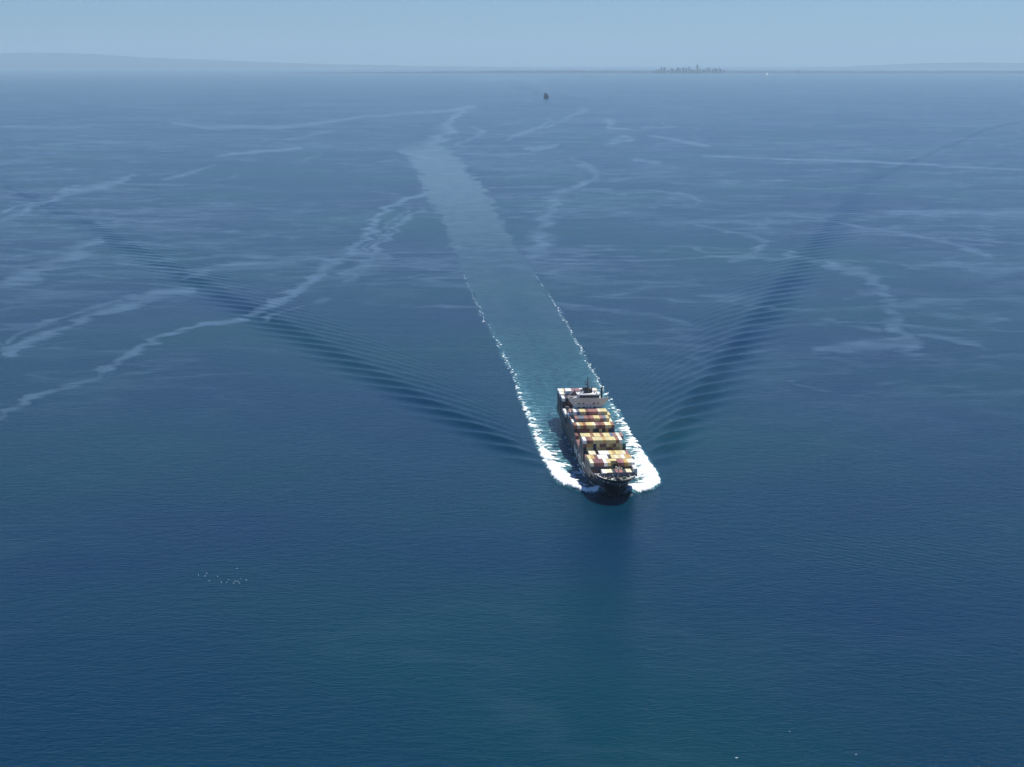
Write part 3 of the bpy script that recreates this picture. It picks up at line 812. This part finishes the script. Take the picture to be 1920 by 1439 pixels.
rm.box(-2.4, -.6, 185, 186, 47.6, 48.1); rm.bar((-2.5, 185.5, 49.6), (-2.5, 185.5, 51.2), .09); rm.bar((2.5, 185.5, 49.6), (2.5, 185.5, 51.4), .09)
rm.box(2.9, 3.8, 185, 186.2, 40.96, 45.8, .15)
rmo = rm.build('radar_mast', M_dark, bro)
MB().box(-2.0, 2.2, 184.4, 184.8, 48.4, 48.8).build('radar_scanner', M_grey, rmo)
sm = MB(); sm.bar((11.0, 181.5, 36.4), (11.0, 181.5, 46.2), .85, .8, 10); sm.bar((11.5, 181.5, 46), (11.5, 181.5, 52.0), .28, .18)
sm.build('exhaust_post', M_dark, bro)
for x, y in ((-6.6, 181.5), (-5.2, 185.4), (6.8, 180.4), (5.6, 184.9), (-7.9, 188)):
    d_ = MB(); d_.box(x - .5, x + .5, y - .5, y + .5, 40.95, 41.9, .15); d_.bar((x, y, 41.8), (x, y, 43.6), .06, seg=4); d_.build('antenna', M_grey, bro)
fn = MB(); fn.prism([(-4.2, 196.5), (4.2, 196.5), (4.2, 203.5), (-4.2, 203.5)], 'z', 10.3, 40.5); fn.bar((-1.6, 200, 40.5), (-1.6, 200, 42.5), .7, seg=8); fn.bar((1.6, 200, 40.5), (1.6, 200, 42.5), .7, seg=8)
fn.build('funnel', M_dark, ship)
# provision crane on the port of the roof: post and jib
pc = MB(); pc.bar((-10.2, 193, 36.4), (-10.2, 193, 42.0), .5, .4, 8); pc.bar((-10.2, 193, 41.5), (-16.0, 186.0, 38.4), .22, .18); pc.bar((-10.2, 193, 43.2), (-14.0, 188.6, 39.6), .1)
pc.bar((-10.2, 193, 41.8), (-10.2, 193, 43.4), .2); pc.box(-14.6, -7.6, 191.6, 195.5, 35.9, 36.4)
pc.build('provision_crane', M_grey, ship)
# tall bunker post beside the house on the starboard side, with its cross head
bp_ = MB(); bp_.bar((-15.2, 201.5, 10.3), (-15.2, 201.5, 25.6), .5, .42, 8); bp_.box(-16.6, -13.6, 200.7, 202.3, 25.4, 26.2, .1)
bp_.bar((-15.2, 201.5, 18.0), (-12.6, 201.5, 24.6), .2)
bp_.build('bunker_crane', M_grey, ship)

def lifeboat(x, y, z, label):
    o = link('lifeboat', None, loc=(0, 0, 0))
    X0, Y0 = ship_to_world(x, y); o.location = (X0, Y0, z); o.rotation_euler = (0, 0, ANG)
    tag(o, label, 'lifeboat')
    g = bmesh.new(); bmesh.ops.create_uvsphere(g, u_segments=14, v_segments=8, radius=1.0)
    for v in g.verts:
        v.co.x *= 1.35; v.co.y *= 4.0 * (1 - 0.12 * abs(v.co.z)); v.co.z *= 1.25
        if v.co.z > 0.5: v.co.z = 0.5 + (v.co.z - 0.5) * 0.9
    m_ = bpy.data.meshes.new('boat_hull'); g.to_mesh(m_); g.free(); link('boat_hull', m_, M_orange, o)
    MB().box(-.7, .7, -1.2, 1.6, .9, 1.55, .2).build('canopy', M_white, o)
    return o
lifeboat(-13.6, 195.5, 23.2, 'pale orange enclosed lifeboat hung at the left side of the bridge')
dv = MB()
for y in (192.6, 198.4):
    dv.bar((-12.4, y, 10.3), (-12.4, y, 25.0), .3); dv.bar((-12.4, y, 25.0), (-13.8, y, 25.4), .25)
dv.box(-16.2, -11.5, 191.5, 200, 21.3, 21.6)
dv.build('davit', M_grey, ship)

# lashing bridges between the bays: tall slim frames
LB = [(64.0, 16), (71.0, 19), (137.0 - 1.0, 17), (149.6, 20), (162.6, 22), (98.0, 20), (218.6, 16), (231.6, 18), (262.8, 20)]
for y, zt in LB:
    l_ = MB()
    for x in np.arange(-16.2, 16.3, 5.4): l_.box(x - .16, x + .16, y - .18, y + .18, 10.3, zt)
    for z in np.arange(13.2, zt, 2.9): l_.box(-16.2, 16.2, y - .22, y + .22, z, z + .16)
    l_.build('lashing_bridge', M_dark, ship)

# ------------------------------------------------------------------ containers
CW, CH, CL, T = 2.44, 2.70, 12.19, 2.765
def cont_mesh(L):
    g = bmesh.new(); bmesh.ops.create_cube(g, size=1)
    bmesh.ops.scale(g, vec=(CW, L, CH), verts=g.verts); bmesh.ops.translate(g, vec=(0, L / 2, CH / 2), verts=g.verts)
    fl = [f for f in g.faces if f.normal.z > -.5]
    bmesh.ops.inset_individual(g, faces=fl, thickness=0.14, depth=-0.05)
    me_ = bpy.data.meshes.new('container'); g.to_mesh(me_); g.free(); return me_
CM = {}
def get_mesh(L, c):
    if (L, c) not in CM:
        m_ = cont_mesh(L); m_.materials.append(CMAT[c]); CM[(L, c)] = m_
    return CM[(L, c)]
# bay: key, words, start, base height, column heights (13), colours of the top tier, then of lower tiers counted down
BAYS = [
 ('D', 'low front row behind the breakwater', 11.6, 13.9, [0,0,0,1,1,1,1,1,1,1,1,1,2], 'kkkwcckppkccw', ['kkkkkkkkkkkkk']),
 ('C', 'front row of the bow block', 24.6, 9.95, [4]*13, 'cmmmwyyyrpgcw', ['kknkkkykkkmmk', 'kmkykknkkkmmk']),
 ('B', 'second row of the bow block', 37.8, 9.95, [4,4,4,4,4,4,3,4,4,4,4,4,4], 'ygmwwwmycywgg', ['ymykbkmmykymk']),
 ('A', 'third row of the bow block', 51.0, 9.95, [3,4,4,3,4,4,4,4,4,4,4,4,4], 'pccpwwwygyycp', ['mybkymkyymkby']),
 ('F', 'front row of the tall block', 72.0, 10.42, [6,6,6,6,6,6,6,6,6,6,6,6,5], 'wmbyyygyyybwt', ['mggnymmygmyyk', 'kyynyggmmggyk', 'mkyymkykymkyk']),
 ('G', 'back row of the tall block', 85.1, 10.42, [6]*13, 'yyybyybyyspcp', ['mykymbykmykmy']),
 ('H', 'low row behind the tall block', 98.6, 10.42, [2]*13, 'pmybmkpymbykm', []),
 ('I', 'low middle row amidships', 111.6, 10.42, [2]*13, 'pymkbmypkmbyk', []),
 ('J', 'low row before the bridge stacks', 124.4, 10.42, [3]+[2]*12, 'mkybmpykmbykm', []),
 ('K', 'third row ahead of the bridge', 137.2, 10.42, [5]*13, 'bcgbyycpmbcyb', ['ymmmmykkykgnn', 'kmnkmgkkmkgnk']),
 ('L', 'second row ahead of the bridge', 150.2, 10.42, [5,6,6,6,6,6,6,6,6,6,6,6,5], 'wpsspmpyypsyc', ['mnnnnngknnggk', 'kmykmkymkykmk']),
 ('M', 'row just before the bridge', 163.2, 10.42, [5,7,7,7,7,7,7,7,7,7,7,7,6], 'bwsyympppcyyy', ['kggkmmkkmygkk', 'kmykmkymkykmk']),
 ('N', 'stack beside the bridge', 176.6, 10.42, [5]+[0]*12, 'wkkkkkkkkkkkk', []),
 ('O', 'first row behind the bridge', 206.2, 10.42, [3]*13, 'wmkbmykmbkymk', []),
 ('P', 'second row behind the bridge', 219.2, 10.42, [3]*13, 'wkmbkymkbmkyk', []),
 ('Q', 'third row behind the bridge', 232.2, 10.42, [6]*13, 'wkmkmbmkymkmb', ['mkmmkmkkmkmkm', 'kmkmmkmkmkmmk', 'mmkkmkmmkkmkm']),
 ('R', 'second row from the stern', 249.8, 10.42, [6,6]+[7]*11, 'wcwwpppwmpwwc', ['kmkkmkmkkmkmk', 'mkkmkkmkmkkmk']),
 ('S', 'rearmost row at the stern', 263.4, 10.42, [6]*13, 'wcpmwkpmcwkpm', ['mkmkkmkmkmkkm']),
]
ORD = ['first', 'second', 'third', 'fourth', 'fifth', 'sixth', 'seventh', 'eighth', 'ninth', 'tenth', 'eleventh', 'twelfth', 'last']
rnd = random.Random(7)
boxes = []
s0_i = lambda v: int(v)
for key, words, s0, base, hs, top, low in BAYS:
    for c_ in range(13):
        n = hs[c_]
        for t in range(n):
            dn = n - 1 - t
            colr = top[c_] if dn == 0 else (low[dn - 1][c_] if dn - 1 < len(low) else rnd.choice('kkmnk' if c_ == 0 else 'mmkyygbknmps'))
            if c_ == 0 and dn > 0 and (key not in 'CF' or dn > 1): colr = 'kmnk'[(t + s0_i(s0)) % 4]  # left column in dark colours, painted to read as the stacks' shaded side
            x = -16.25 + 2.5 * c_ + 1.25
            L, ys = CL, s0
            if key == 'C' and c_ in (6, 7): L, ys = 6.06, s0 + 6.12
            zz = base + t * T
            if key == 'A' and dn == 0 and c_ in (1, 2, 11, 12): zz += 0.0
            boxes.append(dict(key=key, words=words, col=c_, tier=t, dn=dn, x=x, y=ys, z=zz, L=L, c=colr, n=n, bay_n=sum(h > 0 for h in hs)))
# which containers can be made out from the photograph's side of the ship: look at each from the camera
ca, sa = math.cos(ANG), math.sin(ANG)
cx, cy = frame(0.0, 0.0, ANG)
cam_l = np.array([cx, cy, CAMH])
bx0 = np.array([[b['x'] - CW / 2, b['y'], b['z']] for b in boxes]); bx1 = np.array([[b['x'] + CW / 2, b['y'] + b['L'], b['z'] + CH] for b in boxes])
obs0 = np.vstack([bx0, [[-11.4, 178.6, 10], [-9, 184, 40]]]); obs1 = np.vstack([bx1, [[11.4, 191.5, 36.4], [9, 190, 40.9]]])
score = np.zeros(len(boxes))
for i, b in enumerate(boxes):
    pts = []
    for u in (.15, .5, .85):
        for v in (.15, .5, .85):
            pts.append(([b['x'] + (u - .5) * CW, b['y'] + v * b['L'], b['z'] + CH + .02], CW * b['L'] * .23 / 9))
            pts.append(([b['x'] + (u - .5) * CW, b['y'] - .02, b['z'] + v * CH], CW * CH / 9))
            pts.append(([b['x'] - CW / 2 - .02, b['y'] + u * b['L'], b['z'] + v * CH], b['L'] * CH * .04 / 9))
    for p, wgt in pts:
        p = np.array(p); d = cam_l - p
        with np.errstate(divide='ignore', invalid='ignore'):
            t0 = (obs0 - p) / d; t1 = (obs1 - p) / d
        tn = np.minimum(t0, t1).max(1); tf = np.maximum(t0, t1).min(1)
        if not np.any((tf > np.maximum(tn, 1e-5)) & (tn < 1)): score[i] += wgt
order = np.argsort(-score)
chosen = set(int(i) for i in order[:290] if score[i] > 0.25)
rest = MB(); RM = []
used_labels = set()
for i, b in enumerate(boxes):
    if i in chosen:
        o = link('shipping_container', get_mesh(b['L'], b['c']))
        X0, Y0 = ship_to_world(b['x'], b['y']); o.location = (X0, Y0, b['z']); o.rotation_euler = (0, 0, ANG + rnd.uniform(-.0015, .0015))
        place = 'top' if b['dn'] == 0 else ORD[b['dn']] + ' from top'
        if b['bay_n'] == 1 or (b['key'] == 'D' and b['col'] == 12):
            stack = 'of the stack' if b['bay_n'] == 1 else 'rightmost stack'
        else:
            k_ = b['col'] - (3 if b['key'] == 'D' else 0)
            stack = ('rightmost' if b['col'] == 12 else ORD[k_]) + ' column from left' if b['col'] != 12 else 'rightmost column'
        lab = f"{CONT[b['c']][0]} container, {place}, {stack}, {b['words']}"
        if len(lab.split()) > 16: print('LONG', lab)
        tag(o, lab, 'container', 'shipping containers stacked on the ship')
# the hidden inner and rear ones, one mesh per ship, painted in two tones by slot
codes = sorted(set(b['c'] for b in boxes))
g = bmesh.new()
for i, b in enumerate(boxes):
    if i in chosen: continue
    q = bmesh.ops.create_cube(g, size=1)
    for v in q['verts']:
        v.co = Vector((b['x'] + v.co.x * CW, b['y'] + (v.co.y + .5) * b['L'], b['z'] + (v.co.z + .5) * CH))
    for f in {f for v in q['verts'] for f in v.link_faces}: f.material_index = codes.index(b['c'])
m_ = bpy.data.meshes.new('stacked_containers'); g.to_mesh(m_); g.free()
for c_ in codes: m_.materials.append(CMAT[c_])
o = link('stacked_containers', m_); o.location = (BOW[0], BOW[1], 0); o.rotation_euler = (0, 0, ANG)
tag(o, 'the many containers inside and below the visible stacks on the ship', kind='stuff')
print('containers', len(boxes), 'individual', len(chosen))

# ------------------------------------------------------------------ far ship, boats
def far_ship(px, py, scale, label):
    X0, Y0 = at(px, py)
    o = link('cargo_ship', None, loc=(X0, Y0, 0)); tag(o, label, 'cargo ship')
    o.scale = (scale * 1.15, scale, scale * 0.92)
    h = bmesh.new(); secs = []
    for y, wf in ((0, .02), (6, .45), (16, .8), (34, 1), (230, 1), (250, .85)):
        ring = [h.verts.new((sx * 17 * wf * (1 if z > 5 else .75), y - (6 if z > 10 and y == 0 else 0), z)) for sx, z in ((-1, 14), (-1, 6), (-1, -2), (1, -2), (1, 6), (1, 14))]
        secs.append(ring)
    for a, b in zip(secs[:-1], secs[1:]):
        for i in range(6): h.faces.new((a[i], a[(i + 1) % 6], b[(i + 1) % 6], b[i]))
    h.faces.new(secs[0]); h.faces.new(secs[-1][::-1]); bmesh.ops.recalc_face_normals(h, faces=h.faces)
    m_ = bpy.data.meshes.new('hull'); h.to_mesh(m_); h.free(); link('hull', m_, M_hull, o)
    for y in range(30, 175, 15):
        MB().box(-16.5, 16.5, y, y + 13, 14, 24 + (y // 15 % 3) * 2.6, .1).build('container_block', M_navy, o)
    MB().box(-14, 14, 185, 200, 14, 40).build('bridge', M_grey, o)
    MB().box(-17, 17, 184, 190, 40, 43).build('bridge_wing', M_grey, o)
    f_ = MB(); f_.box(-4, 4, 190, 198, 43, 50); f_.bar((0, 190, 50), (0, 190, 58), .8, .3); f_.build('funnel', M_dark, o)
    return o
far_ship(1024.5, 185.3, 0.98, 'far dark cargo ship, bow on, alone below the hazy horizon')
# its own little white wake, spreading behind it
X0, Y0 = at(1024.5, 185.3)
fw = bmesh.new(); rr = random.Random(3)
for i in range(200):
    sg = rr.choice((-1, 1)); t = rr.random() ** 1.5
    yy = Y0 + 150 + t * 1500; xx = X0 + sg * (21 + t * 20 + rr.gauss(0, 3 + 5 * t)); a = rr.uniform(3, 9) * (1 - .5 * t); b = rr.uniform(10, 30)
    vs = [fw.verts.new((xx + a * math.cos(j * 1.047), yy + b * math.sin(j * 1.047), .6 + .5 * (j % 2))) for j in range(6)]
    fw.faces.new(vs)
m_ = bpy.data.meshes.new('ship_foam'); fw.to_mesh(m_); fw.free()
tag(link('ship_foam', m_, M_foam), 'pale foam trailing behind the far cargo ship', kind='stuff')

def boat(px, py, L, W, H, mat, label, group=None, sun_wedge=False):
    X0, Y0 = at(px, py)
    o = link('motor_boat' if not sun_wedge else 'white_boat', None, loc=(X0, Y0, 0)); tag(o, label, 'boat', group)
    h = MB(); h.prism([(-W / 2, -L / 2 + L * .25), (0, -L / 2), (W / 2, -L / 2 + L * .25), (W / 2 * .9, L / 2), (-W / 2 * .9, L / 2)], 'z', -.5, H * .4)
    h.build('hull', mat, o)
    MB().box(-W * .3, W * .3, -L * .1, L * .3, H * .4, H, .3).build('cabin', mat, o)
    if sun_wedge:
        MB().prism([(-L * .42, H * .4), (L * .4, H * .4), (L * .4, H * 2.0), (L * .2, H * 2.1)], 'x', -W * .48, W * .48).build('sun_catching_wedge', mat, o)  # added white wedge, sloped to catch the sun and brighten the boat
    return o
boat(1438.3, 141.6, 80, 34, 26, M_gull, 'tiny bright white boat below the shore, right of the skyline', sun_wedge=True)
boat(1095, 143.6, 70, 44, 14, M_dark, 'left one of two tiny dark boats on the hazy horizon', 'tiny boats near the horizon')
boat(1106, 143.2, 80, 54, 18, M_dark, 'right one of two tiny dark boats on the hazy horizon', 'tiny boats near the horizon')

# ------------------------------------------------------------------ the skyline
TW = [(1226,133,3),(1231,131.5,3),(1236.5,130.5,3.4),(1241,126,3),(1244.6,127.6,3),(1248,126.6,2.6),(1252.5,132,3),(1258.5,128.5,3.6),(1262.4,129.2,3),(1267.5,131,3.4),
      (1272,127,3.8),(1276,129,3),(1280.5,127,4),(1284.2,129,2.6),(1287.5,127.5,3),(1290.9,124.8,2),(1293.8,128,3),(1297.3,130.6,3),(1302,131.8,4),(1307.8,122,3.6),
      (1311.5,130.4,2.6),(1314.4,129.2,1.8),(1318.4,131.2,3),(1323,130.4,3),(1328,127.3,3.2),(1331.8,127.8,3),(1336,129.6,3),(1340,128,3),(1346,129.8,3),(1350.4,128,2.6),(1354,131,2.6),(1357.8,131.4,2)]
DT = 47700.0
rnd = random.Random(21)
heights = sorted(range(len(TW)), key=lambda i: TW[i][1])
for i, (px, py, w) in enumerate(TW):
    X0, zt = on_dist(px, py, DT); X0 = X0; W = w / F * DT
    Yd = DT + rnd.uniform(-150, 300)
    o = link('tower_block', None, loc=(X0, Yd, 0))
    if i == 19: lab = 'tallest tower of the hazy skyline, standing clear of the others'
    elif i == 15: lab = 'slim pointed second tallest tower, left of the tallest one'
    else:
        lab = (f"hazy tower, {ORD[i]} from the left end of the skyline" if i < 12 else
               (f"hazy tower, {ORD[18 - i]} to the left of the tallest tower" if i < 19 else f"hazy tower, {ORD[i - 20]} to the right of the tallest tower"))
    tag(o, lab, 'tower', 'towers of the far skyline')
    g0 = 4.0
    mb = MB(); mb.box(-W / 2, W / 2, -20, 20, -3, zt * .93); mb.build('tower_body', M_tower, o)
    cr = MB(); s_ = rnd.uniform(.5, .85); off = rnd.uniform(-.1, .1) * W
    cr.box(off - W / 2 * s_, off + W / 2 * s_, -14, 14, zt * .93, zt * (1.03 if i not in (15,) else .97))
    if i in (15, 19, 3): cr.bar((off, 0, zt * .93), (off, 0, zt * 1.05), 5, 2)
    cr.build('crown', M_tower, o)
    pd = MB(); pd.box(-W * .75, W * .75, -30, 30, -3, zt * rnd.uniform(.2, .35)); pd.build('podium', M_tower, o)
# lone chimney on the shore, right of the skyline
X0, zt = on_dist(1497, 130.5, DT)
o = link('chimney', None, loc=(X0, DT, 0)); tag(o, 'lone grey chimney on the shore, right of the white boat', 'chimney')
MB().bar((0, 0, -3), (0, 0, zt), 16, 9, 10).build('stack', M_tower, o)
MB().box(-40, 40, -30, 30, -3, zt * .3).build('boiler_house', M_tower, o)

# ------------------------------------------------------------------ gulls on and over the water
def gull_mesh():
    g = bmesh.new(); bmesh.ops.create_uvsphere(g, u_segments=8, v_segments=6, radius=1)
    for v in g.verts:
        t = v.co.y; v.co.x *= .11 * (1 - .35 * t); v.co.z *= .11 * (1 - .2 * t); v.co.y *= .36
    for sg in (-1, 1):
        pts = [(0.05, -.13, .05), (.42, -.20, .19), (.86, -.02, .10), (.42, .03, .18), (.05, .14, .04)]
        up = [g.verts.new((sg * x, y, z + .012)) for x, y, z in pts]; dn = [g.verts.new((sg * x, y, z - .012)) for x, y, z in pts]
        g.faces.new(up); g.faces.new(dn[::-1])
        for i in range(5): g.faces.new((up[i], dn[i], dn[(i + 1) % 5], up[(i + 1) % 5]))
    v = [g.verts.new(p) for p in ((-.03, .3, .0), (.03, .3, .0), (.1, .52, .01), (-.1, .52, .01), (0, .4, .04))]
    g.faces.new(v[:4]); g.faces.new((v[0], v[1], v[4])); g.faces.new((v[1], v[2], v[4])); g.faces.new((v[2], v[3], v[4])); g.faces.new((v[3], v[0], v[4]))
    bmesh.ops.recalc_face_normals(g, faces=g.faces)
    m_ = bpy.data.meshes.new('seagull'); g.to_mesh(m_); g.free(); m_.materials.append(M_gull)
    return m_
GM = gull_mesh()
GP = [(372,1078.5),(387.5,1075.5),(384,1080.5),(408,1081),(392.5,1089),(415,1092),(425,1092.5),(444.5,1066),(438,1093.5),(441.5,1090),(449,1094),(451.5,1085),(462,1088),(428,1087),(446,1091)]
words = ['leftmost gull of the flock over the water at lower left','top left gull of the flock at lower left','gull just under the top left one of the flock','gull midway along the upper left of the flock',
 'lowest gull in the left half of the flock','gull at the bottom middle of the flock, left one','gull at the bottom middle of the flock, right one','topmost gull, flying apart above the flock',
 'left gull of the tight lower right cluster','upper gull of the tight lower right cluster','lowest gull of the whole flock, at its right','gull second from the right end of the flock','rightmost gull of the flock at lower left','faint gull in the middle of the flock','gull in the centre of the lower right cluster']
rnd = random.Random(12)
for (px, py), wd_ in zip(GP, words):
    h = rnd.uniform(.5, 3.0); X0, Y0 = at(px, py, h)
    o = link('seagull', GM, loc=(X0, Y0, h)); o.scale = (0.66,) * 3
    o.rotation_euler = (rnd.uniform(.0, .25), rnd.uniform(-.35, .35), rnd.uniform(-1.2, 1.2)); tag(o, wd_, 'seagull', 'flock of white seagulls over the water')
for px, py, wd_, s_ in ((1381, 1421.5, 'bright white gull alone near the bottom edge, below the ship', 1.25), (1605, 1415, 'small faint gull near the bottom edge, towards the right corner', .8), (1480, 1372, 'small faint gull above and right of the bright lone gull', .55)):
    X0, Y0 = at(px, py, 6); o = link('seagull', GM, loc=(X0, Y0, 6)); o.scale = (s_,) * 3; o.rotation_euler = (.1, .2, .6); tag(o, wd_, 'seagull')
